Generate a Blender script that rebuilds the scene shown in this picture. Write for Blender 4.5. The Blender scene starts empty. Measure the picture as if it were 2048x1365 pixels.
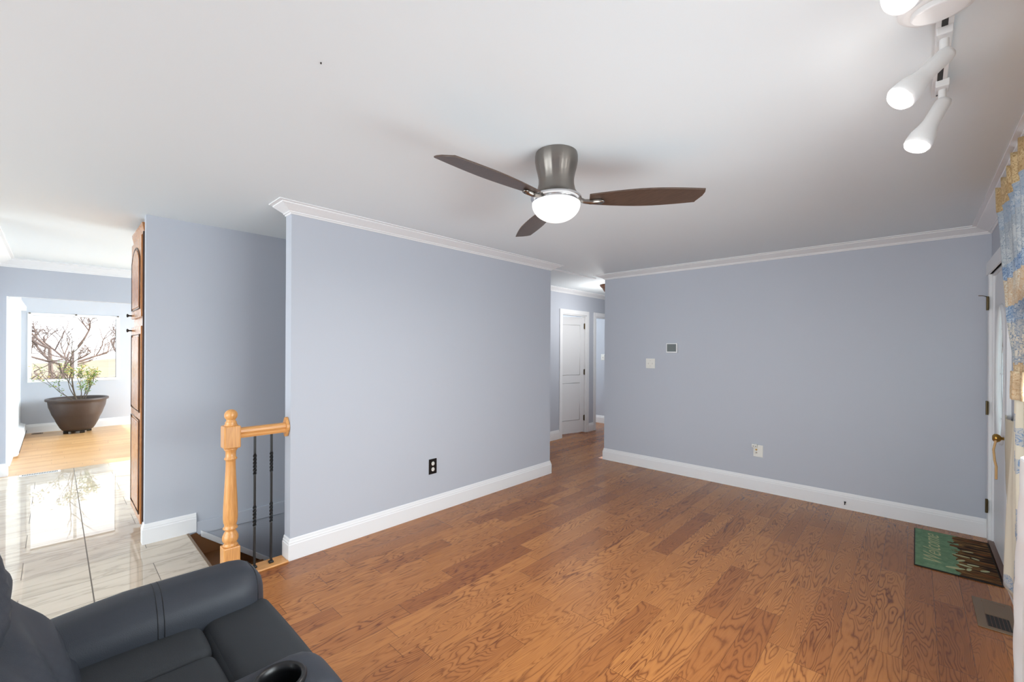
import bpy, bmesh, math, random
from mathutils import Vector, Matrix
random.seed(7)
C = bpy.context.scene
col = C.collection
R = math.radians
# ------------------------------------------------------------------ camera
cd = bpy.data.cameras.new('camera'); cam = bpy.data.objects.new('camera', cd); col.objects.link(cam)
cam.location = (0, 0, 1.4625)
cam.rotation_euler = (Matrix.Rotation(R(43.214), 3, 'Z') @ Matrix.Rotation(R(90), 3, 'X') @ Matrix.Rotation(R(0.3058), 3, 'Z')).to_euler()
cd.sensor_width = 36; cd.lens = 858.91/2048*36; cd.shift_y = 14.92/2048; cd.clip_start = .02
C.camera = cam
# ------------------------------------------------------------------ world, view
w = bpy.data.worlds.new('sky'); C.world = w; w.use_nodes = True
nt = w.node_tree; bg = nt.nodes['Background']
bg.inputs[0].default_value = (0.93, 0.96, 1.0, 1); bg.inputs[1].default_value = 2.6
C.view_settings.view_transform = 'Standard'; C.view_settings.look = 'None'
C.view_settings.gamma = 1; C.view_settings.exposure = 0.18; C.view_settings.use_curve_mapping = False
# ------------------------------------------------------------------ daylight outside the windows, and an added rear fill
def area(name, loc, rot, sx, sy, power, color=(.90, 1.0, 1.03), spread=150):
    l = bpy.data.lights.new(name, 'AREA'); l.shape = 'RECTANGLE'; l.size = sx; l.size_y = sy
    l.energy = power; l.color = color; l.spread = R(spread)
    o = bpy.data.objects.new(name, l); col.objects.link(o); o.location = loc; o.rotation_euler = rot
    return o
area('daylight_front_window', (.80, 2.1, 1.30), (0, R(74), 0), 1.6, 2.4, 92, spread=155)
area('rear_fill_light', (-2.3, -3.55, 1.2), (R(72), 0, 0), 4.0, 2.1, 108)  # added fill from behind the camera; no opening is known on that side
area('daylight_kitchen_window', (-5.7, 3.5, 1.5), (R(-72), 0, 0), 2.2, 1.2, 90)
area('daylight_sunroom_window', (-9.1, 3.5, 1.25), (R(-72), 0, 0), 2.4, 1.3, 160)
sl = bpy.data.lights.new('sun', 'SUN'); sl.energy = 7.0; sl.angle = R(1.0); sl.color = (1, .96, .88)
so = bpy.data.objects.new('sun', sl); col.objects.link(so)
so.rotation_euler = Vector((-.30, -1.0, -.74)).to_track_quat('-Z', 'Y').to_euler()

# ------------------------------------------------------------------ materials
def s2l(c):
    return tuple(((v/255)/12.92 if v/255 <= .04045 else ((v/255+.055)/1.055)**2.4) for v in c)
M = {}
def mat(name, rgb, rough=.5, metal=0, spec=.5, emit=0, emit_rgb=None, bump=0, bscale=200, var=0, vscale=6, aniso=0):
    m = bpy.data.materials.new(name); m.use_nodes = True; n = m.node_tree; b = n.nodes['Principled BSDF']
    c = s2l(rgb)
    b.inputs['Base Color'].default_value = (*c, 1)
    b.inputs['Roughness'].default_value = rough; b.inputs['Metallic'].default_value = metal
    b.inputs['Specular IOR Level'].default_value = spec
    if aniso: b.inputs['Anisotropic'].default_value = aniso
    if emit:
        b.inputs['Emission Color'].default_value = (*(emit_rgb or (1, 1, 1)), 1); b.inputs['Emission Strength'].default_value = emit
    tc = n.nodes.new('ShaderNodeTexCoord')
    if bump:
        t = n.nodes.new('ShaderNodeTexNoise'); t.inputs['Scale'].default_value = bscale; t.inputs['Detail'].default_value = 4
        n.links.new(tc.outputs['Object'], t.inputs['Vector'])
        bp = n.nodes.new('ShaderNodeBump'); bp.inputs['Strength'].default_value = bump; bp.inputs['Distance'].default_value = .002
        n.links.new(t.outputs['Fac'], bp.inputs['Height']); n.links.new(bp.outputs[0], b.inputs['Normal'])
    if var:
        t = n.nodes.new('ShaderNodeTexNoise'); t.inputs['Scale'].default_value = vscale; t.inputs['Detail'].default_value = 3
        n.links.new(tc.outputs['Object'], t.inputs['Vector'])
        mx = n.nodes.new('ShaderNodeMix'); mx.data_type = 'RGBA'
        mx.inputs[6].default_value = (*[v*(1-var) for v in c], 1); mx.inputs[7].default_value = (*[min(1, v*(1+var)) for v in c], 1)
        n.links.new(t.outputs['Fac'], mx.inputs[0]); n.links.new(mx.outputs[2], b.inputs['Base Color'])
    M[name] = m; return m
mat('wall_paint', (190, 195, 205), .55, spec=.3, bump=.08, bscale=260)
mat('ceiling_paint', (229, 236, 240), .7, spec=.2, bump=.05, bscale=200)
mat('white_trim', (236, 237, 239), .35, spec=.4)
mat('white_door', (226, 227, 229), .4, spec=.4)
mat('white_plastic', (235, 234, 228), .35)
mat('black_plastic', (16, 16, 18), .35)
mat('screen_grey', (104, 112, 112), .3)
mat('brass', (176, 138, 70), .28, metal=1)
mat('old_brass', (96, 84, 62), .4, metal=1)
mat('black_iron', (7, 8, 11), .4, spec=.5)
mat('nickel', (142, 136, 130), .27, metal=1, aniso=.6)
mat('chrome', (210, 210, 212), .18, metal=1)
mat('lamp_glass', (240, 240, 238), .3, emit=.6, emit_rgb=(1, .985, .95))
mat('bulb_glow', (255, 255, 255), .3, emit=14, emit_rgb=(1, .98, .95))
mat('lamp_white', (228, 228, 228), .35)
mat('dark_slot', (30, 28, 26), .6)
mat('bronze', (104, 70, 52), .35, metal=.7)
mat('leather', (47, 51, 59), .52, spec=.38, bump=.25, bscale=420, var=.12, vscale=3)
mat('seat_fabric', (50, 53, 57), .75, spec=.3, bump=.35, bscale=500, var=.12, vscale=5)
mat('seam', (22, 24, 29), .6)
mat('blade_edge', (92, 78, 68), .4)
mat('pot_clay', (62, 50, 46), .45, bump=.5, bscale=30, var=.2, vscale=5)
mat('soil', (40, 30, 24), .9, bump=1, bscale=60)
mat('twig', (96, 84, 70), .8, var=.2)
mat('leaf_green', (112, 150, 62), .6, var=.3, vscale=9)
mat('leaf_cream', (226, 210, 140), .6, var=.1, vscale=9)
mat('tree_bark', (112, 98, 92), .9, var=.2)
mat('hedge_leaf', (84, 92, 76), .9, var=.4, vscale=3)
mat('lawn', (138, 130, 112), .95, var=.25, vscale=.6)
mat('register_tan', (128, 106, 84), .45, metal=.3)
mat('mat_rubber', (28, 26, 22), .8)
mat('sheer_white', (240, 240, 240), .7)
mat('stair_tread', (118, 74, 34), .6, var=.35, vscale=7)
mat('tan_cloth', (196, 160, 112), .7)
mat('cream_cloth', (214, 204, 180), .65, var=.06)
nk = M['nickel'].node_tree; tg = nk.nodes.new('ShaderNodeTangent'); tg.direction_type = 'RADIAL'; tg.axis = 'Z'
nk.links.new(tg.outputs[0], nk.nodes['Principled BSDF'].inputs['Tangent']); nk.nodes['Principled BSDF'].inputs['Anisotropic'].default_value = .9; nk.nodes['Principled BSDF'].inputs['Anisotropic Rotation'].default_value = .25
g = bpy.data.materials.new('window_glass'); g.use_nodes = True; n = g.node_tree
n.nodes.clear(); o_ = n.nodes.new('ShaderNodeOutputMaterial'); tr = n.nodes.new('ShaderNodeBsdfTransparent'); gl = n.nodes.new('ShaderNodeBsdfGlossy'); gl.inputs['Roughness'].default_value = .02
mx = n.nodes.new('ShaderNodeMixShader'); mx.inputs[0].default_value = .06
n.links.new(tr.outputs[0], mx.inputs[1]); n.links.new(gl.outputs[0], mx.inputs[2]); n.links.new(mx.outputs[0], o_.inputs[0]); M['window_glass'] = g
fg = mat('frosted_glass', (225, 238, 236), .35, spec=.5)
fg.node_tree.nodes['Principled BSDF'].inputs['Transmission Weight'].default_value = .75

class NB:  # tiny node builder
    def __init__(s, m): s.t = m.node_tree
    def n(s, k): return s.t.nodes.new(k)
    def put(s, sock, v):
        if v is None: return
        if hasattr(v, 'is_linked') or isinstance(v, bpy.types.NodeSocket): s.t.links.new(v, sock)
        else: sock.default_value = v
    def m(s, op, a, b=None, c=None, clamp=False):
        x = s.n('ShaderNodeMath'); x.operation = op; x.use_clamp = clamp
        s.put(x.inputs[0], a); s.put(x.inputs[1], b); s.put(x.inputs[2], c); return x.outputs[0]
    def xyz(s, a, b, c):
        x = s.n('ShaderNodeCombineXYZ'); s.put(x.inputs[0], a); s.put(x.inputs[1], b); s.put(x.inputs[2], c); return x.outputs[0]
    def sep(s, v):
        x = s.n('ShaderNodeSeparateXYZ'); s.put(x.inputs[0], v); return x.outputs
    def noise(s, v, sc=1, det=2, rough=.5, dist=0):
        x = s.n('ShaderNodeTexNoise'); s.put(x.inputs['Vector'], v); x.inputs['Scale'].default_value = sc; x.inputs['Detail'].default_value = det
        x.inputs['Roughness'].default_value = rough; x.inputs['Distortion'].default_value = dist; return x.outputs['Fac']
    def white(s, v):
        x = s.n('ShaderNodeTexWhiteNoise'); x.noise_dimensions = '3D'; s.put(x.inputs['Vector'], v); return x.outputs['Value'], x.outputs['Color']
    def ramp(s, f, stops, interp='LINEAR'):
        x = s.n('ShaderNodeValToRGB'); s.put(x.inputs[0], f); e = x.color_ramp.elements; x.color_ramp.interpolation = interp
        while len(e) < len(stops): e.new(.5)
        for i, (p, c) in enumerate(stops): e[i].position = p; e[i].color = (*c, 1) if len(c) == 3 else c
        return x.outputs[0]
    def mix(s, f, a, b, mode='MIX'):
        x = s.n('ShaderNodeMix'); x.data_type = 'RGBA'; x.blend_type = mode
        s.put(x.inputs[0], f)
        for k, v in ((6, a), (7, b)):
            s.put(x.inputs[k], (*v, 1) if isinstance(v, tuple) and len(v) == 3 else v)
        return x.outputs[2]
def newmat(name, rough=.5, spec=.5):
    m = bpy.data.materials.new(name); m.use_nodes = True; M[name] = m
    b = m.node_tree.nodes['Principled BSDF']; b.inputs['Roughness'].default_value = rough; b.inputs['Specular IOR Level'].default_value = spec
    return m, NB(m), b
def oak_planks(name, light, dark, grainc, width, axis=1, rough=.27, ox=0.0, contrast=1.0):
    m, q, b = newmat(name, rough, .5)
    pos = q.n('ShaderNodeNewGeometry').outputs['Position']; s = q.sep(pos)
    X, Y = (s[0], s[1]) if axis == 1 else (s[1], s[0])
    u = q.m('DIVIDE', q.m('ADD', X, ox), width); row = q.m('FLOOR', u)
    rv, rc = q.white(q.xyz(row, 3.1, 0.0)); rv2, _ = q.white(q.xyz(row, 9.7, 1.0))
    L = q.m('ADD', .55, q.m('MULTIPLY', rv2, .75))
    v = q.m('DIVIDE', q.m('ADD', Y, q.m('MULTIPLY', rv, 7.0)), L); cell = q.m('FLOOR', v)
    idv, idc = q.white(q.xyz(row, cell, 5.0)); ids = q.sep(idc)
    # cathedral grain: contour lines of a stretched noise field, offset per board
    gx = q.m('ADD', q.m('MULTIPLY', X, 10.5), q.m('MULTIPLY', ids[0], 40)); gy = q.m('ADD', q.m('MULTIPLY', Y, 1.45), q.m('MULTIPLY', ids[1], 40))
    f = q.noise(q.xyz(gx, gy, ids[2]), 1.0, 2.0, .45, .35)
    wob = q.noise(q.xyz(q.m('MULTIPLY', X, 60), q.m('MULTIPLY', Y, 14), ids[0]), 1.0, 2.0)
    freq = q.m('ADD', 12.0, q.m('MULTIPLY', ids[2], 20.0))
    ph = q.m('ADD', q.m('MULTIPLY', f, freq), q.m('MULTIPLY', wob, .45))
    tri = q.m('ABSOLUTE', q.m('SUBTRACT', q.m('MULTIPLY', q.m('FRACT', ph), 2.0), 1.0))
    line = q.m('POWER', tri, 3.0)
    amp = q.noise(q.xyz(q.m('MULTIPLY', X, 5), q.m('MULTIPLY', Y, 2), ids[1]), 1.0, 1.0)
    line = q.m('MULTIPLY', line, q.m('MULTIPLY', amp, 1.45*contrast))
    pore = q.noise(q.xyz(q.m('MULTIPLY', X, 230), q.m('MULTIPLY', Y, 9), 0.0), 1.0, 3.0, .6)
    pore = q.m('MULTIPLY', q.m('SUBTRACT', pore, .5), .55)
    base = q.mix(q.m('ADD', idv, pore, clamp=True), light, dark)
    colr = q.mix(q.m('ADD', line, q.m('MULTIPLY', pore, .35), clamp=True), base, grainc)
    fu = q.m('FRACT', u); fv = q.m('FRACT', v)
    du = q.m('MULTIPLY', q.m('MINIMUM', fu, q.m('SUBTRACT', 1.0, fu)), width)
    dv = q.m('MULTIPLY', q.m('MINIMUM', fv, q.m('SUBTRACT', 1.0, fv)), L)
    gap = q.m('MAXIMUM', q.m('LESS_THAN', du, .0007), q.m('LESS_THAN', dv, .0011))
    colr = q.mix(q.m('MULTIPLY', gap, .75), colr, tuple(v*.22 for v in grainc))
    q.put(b.inputs['Base Color'], colr)
    bp = q.n('ShaderNodeBump'); bp.inputs['Strength'].default_value = .12; bp.inputs['Distance'].default_value = .002
    q.put(bp.inputs['Height'], q.m('SUBTRACT', q.m('MULTIPLY', pore, .4), gap)); q.put(b.inputs['Normal'], bp.outputs[0])
    return m
oak_planks('oak_floor', s2l((180, 118, 62)), s2l((146, 87, 42)), s2l((98, 48, 20)), .1235, ox=.533)
oak_planks('sunroom_floor', s2l((214, 172, 122)), s2l((196, 150, 100)), s2l((170, 122, 78)), .10, rough=.3, contrast=.5)
def grain_wood(name, light, dark, axis=2, rough=.32, sc=1.0):
    m, q, b = newmat(name, rough, .5)
    s = q.sep(q.n('ShaderNodeTexCoord').outputs['Object'])
    k = [28*sc]*3; k[axis] = 2.0*sc
    v = q.xyz(*[q.m('MULTIPLY', s[i], k[i]) for i in range(3)])
    f = q.noise(v, 1.0, 3.0, .55, .4); ph = q.m('FRACT', q.m('MULTIPLY', f, 7.0))
    tri = q.m('ABSOLUTE', q.m('SUBTRACT', q.m('MULTIPLY', ph, 2.0), 1.0))
    k2 = [260.0]*3; k2[axis] = 8.0
    p = q.noise(q.xyz(*[q.m('MULTIPLY', s[i], k2[i]) for i in range(3)]), 1.0, 2.0)
    q.put(b.inputs['Base Color'], q.mix(q.m('ADD', q.m('MULTIPLY', tri, .55), q.m('MULTIPLY', q.m('SUBTRACT', p, .5), .9), clamp=True), light, dark))
    return m
grain_wood('honey_oak', s2l((222, 164, 100)), s2l((190, 126, 68)))
grain_wood('honey_oak_rail', s2l((222, 164, 100)), s2l((190, 126, 68)), axis=1)
grain_wood('cabinet_oak', s2l((196, 134, 80)), s2l((150, 90, 46)), rough=.22)
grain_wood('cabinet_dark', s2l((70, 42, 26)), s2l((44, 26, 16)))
grain_wood('blade_walnut', s2l((86, 68, 58)), s2l((64, 50, 42)), axis=0, rough=.38)
# glazed floor tile, 0.31 x 0.60 m, with soft veins
m, q, b = newmat('floor_tile', .02, .6)
s = q.sep(q.n('ShaderNodeNewGeometry').outputs['Position'])
u = q.m('DIVIDE', q.m('ADD', s[0], 3.4325), .3115); row = q.m('FLOOR', u)
odd = q.m('ABSOLUTE', q.m('MODULO', row, 2.0))
v = q.m('DIVIDE', q.m('SUBTRACT', s[1], q.m('ADD', .16, q.m('MULTIPLY', odd, .3))), .6); cell = q.m('FLOOR', v)
idv, idc = q.white(q.xyz(row, cell, 2.0)); ids = q.sep(idc)
vx = q.m('ADD', q.m('MULTIPLY', s[0], 7.0), q.m('MULTIPLY', ids[0], 30)); vy = q.m('ADD', q.m('MULTIPLY', s[1], 1.6), q.m('MULTIPLY', ids[1], 30))
f = q.noise(q.xyz(vx, vy, ids[2]), 1.0, 4.0, .55, .6)
vein = q.ramp(q.m('ABSOLUTE', q.m('SUBTRACT', f, .5)), [(0, (1, 1, 1)), (.035, (.25, .25, .25)), (.12, (0, 0, 0))])
basec = q.mix(q.noise(q.xyz(vx, vy, 3.0), .7, 3.0), s2l((218, 205, 187)), s2l((198, 183, 164)))
c1 = q.mix(q.m('MULTIPLY', q.sep(vein)[0], .42), basec, s2l((150, 134, 116)))
fu = q.m('FRACT', u); fv = q.m('FRACT', v)
du = q.m('MULTIPLY', q.m('MINIMUM', fu, q.m('SUBTRACT', 1.0, fu)), .3115); dv = q.m('MULTIPLY', q.m('MINIMUM', fv, q.m('SUBTRACT', 1.0, fv)), .6)
gr = q.m('MAXIMUM', q.m('LESS_THAN', du, .0016), q.m('LESS_THAN', dv, .0018))
big = q.m('LESS_THAN', q.m('ABSOLUTE', q.m('SUBTRACT', s[1], .16)), .0032); gr = q.m('MAXIMUM', gr, big)
q.put(b.inputs['Base Color'], q.mix(gr, c1, s2l((104, 94, 84))))
q.put(b.inputs['Roughness'], q.m('ADD', .02, q.m('MULTIPLY', gr, .6)))
# printed curtain: bands by height with swirling print
def curtain_mat(name, bands, swirl=.6, sc=28, trans=.25):
    m, q, b = newmat(name, .6, .3)
    s = q.sep(q.n('ShaderNodeNewGeometry').outputs['Position'])
    wob = q.m('MULTIPLY', q.m('SUBTRACT', q.noise(q.xyz(0.0, s[1], s[2]), 9.0, 2.0), .5), .06)
    z = q.m('DIVIDE', q.m('ADD', s[2], wob), 2.5)
    base = q.ramp(z, [(a/2.5, s2l(c)) for a, c, _ in bands], 'CONSTANT')
    prnt = q.ramp(z, [(a/2.5, s2l(p)) for a, _, p in bands], 'CONSTANT')
    vec = q.xyz(q.m('MULTIPLY', s[0], .6), s[1], s[2])
    f = q.noise(vec, sc, 3.0, .5, 1.6)
    line = q.m('LESS_THAN', q.m('ABSOLUTE', q.m('SUBTRACT', q.m('FRACT', q.m('MULTIPLY', f, 5.0)), .5)), .13)
    area_ = q.m('GREATER_THAN', q.noise(vec, sc*.35, 1.0), .50)
    fac = q.m('MULTIPLY', q.m('MAXIMUM', q.m('MULTIPLY', line, .8), q.m('MULTIPLY', area_, .35)), swirl)
    if name == 'curtain_lower':
        motif = q.m('GREATER_THAN', q.noise(vec, 7.0, 1.0), .60)
        fac = q.m('MULTIPLY', fac, motif)
    q.put(b.inputs['Base Color'], q.mix(fac, base, prnt))
    return m
CRM, BLU = (222, 216, 198), (70, 124, 178)
curtain_mat('curtain_upper', [(0, CRM, BLU), (1.24, (218, 200, 168), (176, 140, 100)), (1.40, (216, 212, 200), (84, 122, 162)), (1.60, (190, 204, 216), (72, 118, 168)), (1.67, (222, 214, 196), (196, 160, 116)), (1.82, (176, 196, 214), (46, 96, 158)), (1.89, (200, 208, 212), (132, 152, 172)), (2.10, (196, 206, 214), (124, 154, 186)), (2.235, (222, 198, 152), (164, 124, 74))], 1.0, 34)
curtain_mat('curtain_lower', [(0, CRM, (60, 110, 170)), (.30, CRM, (84, 130, 180)), (1.24, CRM, BLU)], 1.0, 20)
# printed doormat
m, q, b = newmat('mat_print', .8, .2)
s = q.sep(q.n('ShaderNodeNewGeometry').outputs['Position'])
f = q.noise(q.xyz(s[0], s[1], 0.0), 22, 3.0, .6, .8)
green = q.mix(f, s2l((66, 104, 76)), s2l((138, 168, 134)))
st = q.noise(q.xyz(q.m('MULTIPLY', s[0], 4.0), q.m('MULTIPLY', s[1], 40.0), 0.0), 1.0, 2.0, .5, .5)
brown = q.ramp(st, [(0, s2l((22, 15, 10))), (.45, s2l((52, 32, 18))), (.52, s2l((150, 110, 62))), (.58, s2l((40, 26, 14))), (.66, s2l((128, 74, 34))), (1, s2l((30, 20, 12)))])
edge = q.m('GREATER_THAN', q.m('ADD', s[0], q.m('MULTIPLY', q.m('SUBTRACT', q.noise(q.xyz(s[0], s[1], 4.0), 14, 2.0), .5), .16)), .215)
q.put(b.inputs['Base Color'], q.mix(edge, green, brown))

# ------------------------------------------------------------------ mesh helpers
class MB:
    def __init__(s): s.v = []; s.f = []; s.fm = []; s.mi = 0
    def add(s, vs, fs):
        o = len(s.v); s.v += [tuple(p) for p in vs]
        for f in fs: s.f.append([i+o for i in f]); s.fm.append(s.mi)
        return s
    def box(s, x0, x1, y0, y1, z0, z1):
        return s.add([(x0, y0, z0), (x1, y0, z0), (x1, y1, z0), (x0, y1, z0), (x0, y0, z1), (x1, y0, z1), (x1, y1, z1), (x0, y1, z1)],
                     [(0, 3, 2, 1), (4, 5, 6, 7), (0, 1, 5, 4), (1, 2, 6, 5), (2, 3, 7, 6), (3, 0, 4, 7)])
    def prism(s, pts, d):  # polygon (3d pts) extruded by vector d
        n = len(pts); d = Vector(d); P = [Vector(p) for p in pts]
        return s.add(P+[p+d for p in P], [tuple(range(n))[::-1], tuple(range(n, 2*n))]+[(i, (i+1) % n, n+(i+1) % n, n+i) for i in range(n)])
    def lathe(s, prof, c=(0, 0, 0), n=32, axis=None, capa=True, capb=True, sx=1, sy=1):
        q = Vector((0, 0, 1)).rotation_difference(Vector(axis).normalized()) if axis is not None else None
        vs = []
        for r, z in prof:
            for i in range(n):
                a = 2*math.pi*i/n; p = Vector((r*math.cos(a)*sx, r*math.sin(a)*sy, z))
                if q: p = q @ p
                vs.append(p+Vector(c))
        fs = []
        for k in range(len(prof)-1):
            for i in range(n): j = (i+1) % n; fs.append((k*n+i, k*n+j, (k+1)*n+j, (k+1)*n+i))
        if capa: fs.append(tuple(range(n))[::-1])
        if capb: fs.append(tuple((len(prof)-1)*n+i for i in range(n)))
        return s.add(vs, fs)
    def cyl(s, p0, p1, r, r1=None, n=16):
        p0 = Vector(p0); p1 = Vector(p1); d = p1-p0
        return s.lathe([(r, 0), (r if r1 is None else r1, d.length)], p0, n, d)
    def tube(s, pts, r, n=8, closed=False):
        P = [Vector(p) for p in pts]; N = len(P); rr = r if isinstance(r, (list, tuple)) else [r]*N
        vs = []; up = None
        for i in range(N):
            if closed: t = P[(i+1) % N]-P[i-1]
            else: t = P[min(i+1, N-1)]-P[max(i-1, 0)]
            t.normalize()
            if up is None: up = Vector((0, 0, 1)) if abs(t.z) < .9 else Vector((1, 0, 0))
            a = t.cross(up); 
            if a.length < 1e-4: a = t.cross(Vector((0, 1, 0)))
            a.normalize(); bb = a.cross(t).normalized(); up = bb
            for k in range(n):
                an = 2*math.pi*k/n; vs.append(P[i]+(a*math.cos(an)+bb*math.sin(an))*rr[i])
        fs = []
        for i in range(N if closed else N-1):
            i2 = (i+1) % N
            for k in range(n): k2 = (k+1) % n; fs.append((i*n+k, i*n+k2, i2*n+k2, i2*n+k))
        if not closed: fs += [tuple(range(n)), tuple((N-1)*n+k for k in range(n))[::-1]]
        return s.add(vs, fs)
    def sweep(s, prof, path, side=1, z0=0):
        # prof: closed [(d outwards, z)], path: [(x,y)], outward = right of travel * side
        P = [Vector((p[0], p[1])) for p in path]; N = len(P); k = len(prof); vs = []
        for i in range(N):
            ds = []
            if i > 0: d = (P[i]-P[i-1]).normalized(); ds.append(Vector((d.y, -d.x))*side)
            if i < N-1: d = (P[i+1]-P[i]).normalized(); ds.append(Vector((d.y, -d.x))*side)
            if len(ds) == 2: nn = ds[0]+ds[1]; nn = nn/(nn.dot(ds[0]))
            else: nn = ds[0]
            for dd, z in prof: vs.append((P[i].x+nn.x*dd, P[i].y+nn.y*dd, z0+z))
        fs = [(i*k+j, i*k+(j+1) % k, (i+1)*k+(j+1) % k, (i+1)*k+j) for i in range(N-1) for j in range(k)]
        fs += [tuple(range(k))[::-1], tuple((N-1)*k+j for j in range(k))]
        return s.add(vs, fs)
    def grid(s, fn, nu, nv):
        vs = [fn(i/nu, j/nv) for i in range(nu+1) for j in range(nv+1)]
        return s.add(vs, [(i*(nv+1)+j, (i+1)*(nv+1)+j, (i+1)*(nv+1)+j+1, i*(nv+1)+j+1) for i in range(nu) for j in range(nv)])
    def build(s, name, mats, parent=None, smooth=False, bevel=0, bseg=2, subsurf=0, solid=0, origin=None, auto=None):
        me = bpy.data.meshes.new(name)
        off = Vector(origin) if origin is not None else (Vector(parent.location) if parent is not None else Vector((0, 0, 0)))
        if parent is not None and origin is None:
            off = world_off(parent)
        me.from_pydata([tuple(Vector(p)-off) for p in s.v], [], s.f)
        for m in (mats if isinstance(mats, (list, tuple)) else [mats]): me.materials.append(M[m])
        for p, k in zip(me.polygons, s.fm): p.material_index = k
        bm = bmesh.new(); bm.from_mesh(me); bmesh.ops.recalc_face_normals(bm, faces=bm.faces[:]); bm.to_mesh(me); bm.free()
        o = bpy.data.objects.new(name, me); col.objects.link(o)
        if parent is not None: o.parent = parent
        if origin is not None: o.location = off
        if smooth or auto is not None:
            for p in me.polygons: p.use_smooth = True
            if auto is not None: me.set_sharp_from_angle(angle=R(auto))
        if bevel:
            md = o.modifiers.new('bevel', 'BEVEL'); md.width = bevel; md.segments = bseg; md.limit_method = 'ANGLE'; md.angle_limit = R(35)
        if subsurf:
            md = o.modifiers.new('subsurf', 'SUBSURF'); md.levels = subsurf; md.render_levels = subsurf
        if solid:
            md = o.modifiers.new('solid', 'SOLIDIFY'); md.thickness = solid; md.offset = 0
        return o
def world_off(p):
    v = Vector((0, 0, 0))
    while p is not None: v += Vector(p.location); p = p.parent
    return v
def struct(o): o['kind'] = 'structure'; return o
def tag(o, label, cat, group=None):
    o['label'] = label; o['category'] = cat
    if group: o['group'] = group
    return o
def thing(name, label, cat, loc, group=None):
    o = bpy.data.objects.new(name, None); col.objects.link(o); o.location = loc; o.empty_display_size = .1
    return tag(o, label, cat, group)
def sbox(name, m, *a, **k): return struct(MB().box(*a).build(name, m, **k))
def rbox(mb, x0, x1, y0, y1, z0, z1, r, n=8, puff=0, fn=None):
    """rounded, slightly puffed cushion block"""
    hx, hy, hz = (x1-x0)/2, (y1-y0)/2, (z1-z0)/2; c = Vector(((x0+x1)/2, (y0+y1)/2, (z0+z1)/2)); H = (hx, hy, hz)
    r = min(r, hx, hy, hz)
    for ax in range(3):
        for sg in (-1, 1):
            a, b_ = [i for i in range(3) if i != ax]
            def f(u, v):
                p = [0, 0, 0]; p[ax] = sg*H[ax]
                # denser near the edges
                p[a] = H[a]*math.sin((u*2-1)*math.pi/2); p[b_] = H[b_]*math.sin((v*2-1)*math.pi/2)
                inner = Vector([max(-(H[i]-r), min(H[i]-r, p[i])) for i in range(3)])
                d = Vector(p)-inner
                q = inner+(d.normalized()*r if d.length > 1e-9 else d)
                w_ = [1-min(1, abs(q[i])/(H[i]-r*.2929))**2 for i in range(3)]
                q[ax] += sg*puff*max(0, w_[a])*max(0, w_[b_])
                q = q+c
                return fn(q) if fn else q
            mb.grid(f, n*2, n*2)
    return mb
def weld(o, d=1e-4):
    bm = bmesh.new(); bm.from_mesh(o.data); bmesh.ops.remove_doubles(bm, verts=bm.verts[:], dist=d)
    bmesh.ops.recalc_face_normals(bm, faces=bm.faces[:]); bm.to_mesh(o.data); bm.free()
    for p in o.data.polygons: p.use_smooth = True
    return o

# ------------------------------------------------------------------ room shell
H = 2.44
XA, XC, YB, XR = -3.123, -4.15, 4.996, .43
WP = 'wall_paint'
struct(MB().box(-11.0, .55, -3.3, 3.3, H, H+.1).box(-4.4, .55, 3.3, 8.6, H, H+.1).box(-7.1, -4.4, 5.1, 8.6, H, H+.1).build('ceiling', 'ceiling_paint'))
def slab(name, m, rects, z1=0.0, th=.12):
    b_ = MB()
    for r in rects: b_.box(*r, z1-th, z1)
    return struct(b_.build(name, m))
slab('floor', 'oak_floor', [(-3.10, .43, -3.2, YB), (-4.21, -3.10, 3.90, 7.4), (-3.123, -3.10, 1.0, 3.9), (-7.0, -4.21, 5.4, 7.4)])
slab('floor_tile', 'floor_tile', [(-7.36, -3.10, -3.2, .455), (-7.36, -4.21, .455, 3.2), (-4.21, -3.10, .455, .715)])
slab('floor_sunroom', 'sunroom_floor', [(-10.9, -7.36, -.5, 3.2)])
# centre wall between room and stairwell (thin wall with a free end)
sbox('wall_center', WP, -3.225, XA, 1.109, 3.982, -.12, H)
sbox('wall_stairwell', WP, XC-.07, XC, .459, 5.0, -2.6, H)
sbox('wall_stair_end', WP, XC, -3.226, 3.882, 3.982, -2.6, H)
sbox('wall_below_rail', WP, -3.225, -3.13, .715, 3.882, -2.6, -.12)
sbox('wall_stair_front', WP, XC, -3.13, .60, .714, -2.6, -.12)
# hall
def wall_with_holes_x(name, x0, x1, y0, y1, z0, z1, holes, m=WP):  # wall in the yz plane
    b_ = MB(); y = y0
    for (a, c, za, zb) in sorted(holes):
        if a > y: b_.box(x0, x1, y, a, z0, z1)
        if za > z0: b_.box(x0, x1, a, c, z0, za)
        if zb < z1: b_.box(x0, x1, a, c, zb, z1)
        y = c
    if y < y1: b_.box(x0, x1, y, y1, z0, z1)
    return struct(b_.build(name, m))
def wall_with_holes_y(name, y0, y1, x0, x1, z0, z1, holes, m=WP):
    b_ = MB(); x = x0
    for (a, c, za, zb) in sorted(holes):
        if a > x: b_.box(x, a, y0, y1, z0, z1)
        if za > z0: b_.box(a, c, y0, y1, z0, za)
        if zb < z1: b_.box(a, c, y0, y1, zb, z1)
        x = c
    if x < x1: b_.box(x, x1, y0, y1, z0, z1)
    return struct(b_.build(name, m))
wall_with_holes_x('wall_hall', -4.31, -4.21, 4.9, 8.5, 0, H, [(5.67, 6.38, 0, 2.045), (6.68, 7.38, 0, 2.045)])
sbox('wall_back', WP, -3.007, .55, YB, YB+.1, 0, H)
sbox('wall_hall_right', WP, -3.007, -2.907, YB+.1, 8.5, 0, H)
sbox('wall_hall_end', WP, -7.0, -4.31, 7.4, 7.5, 0, H)
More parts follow.
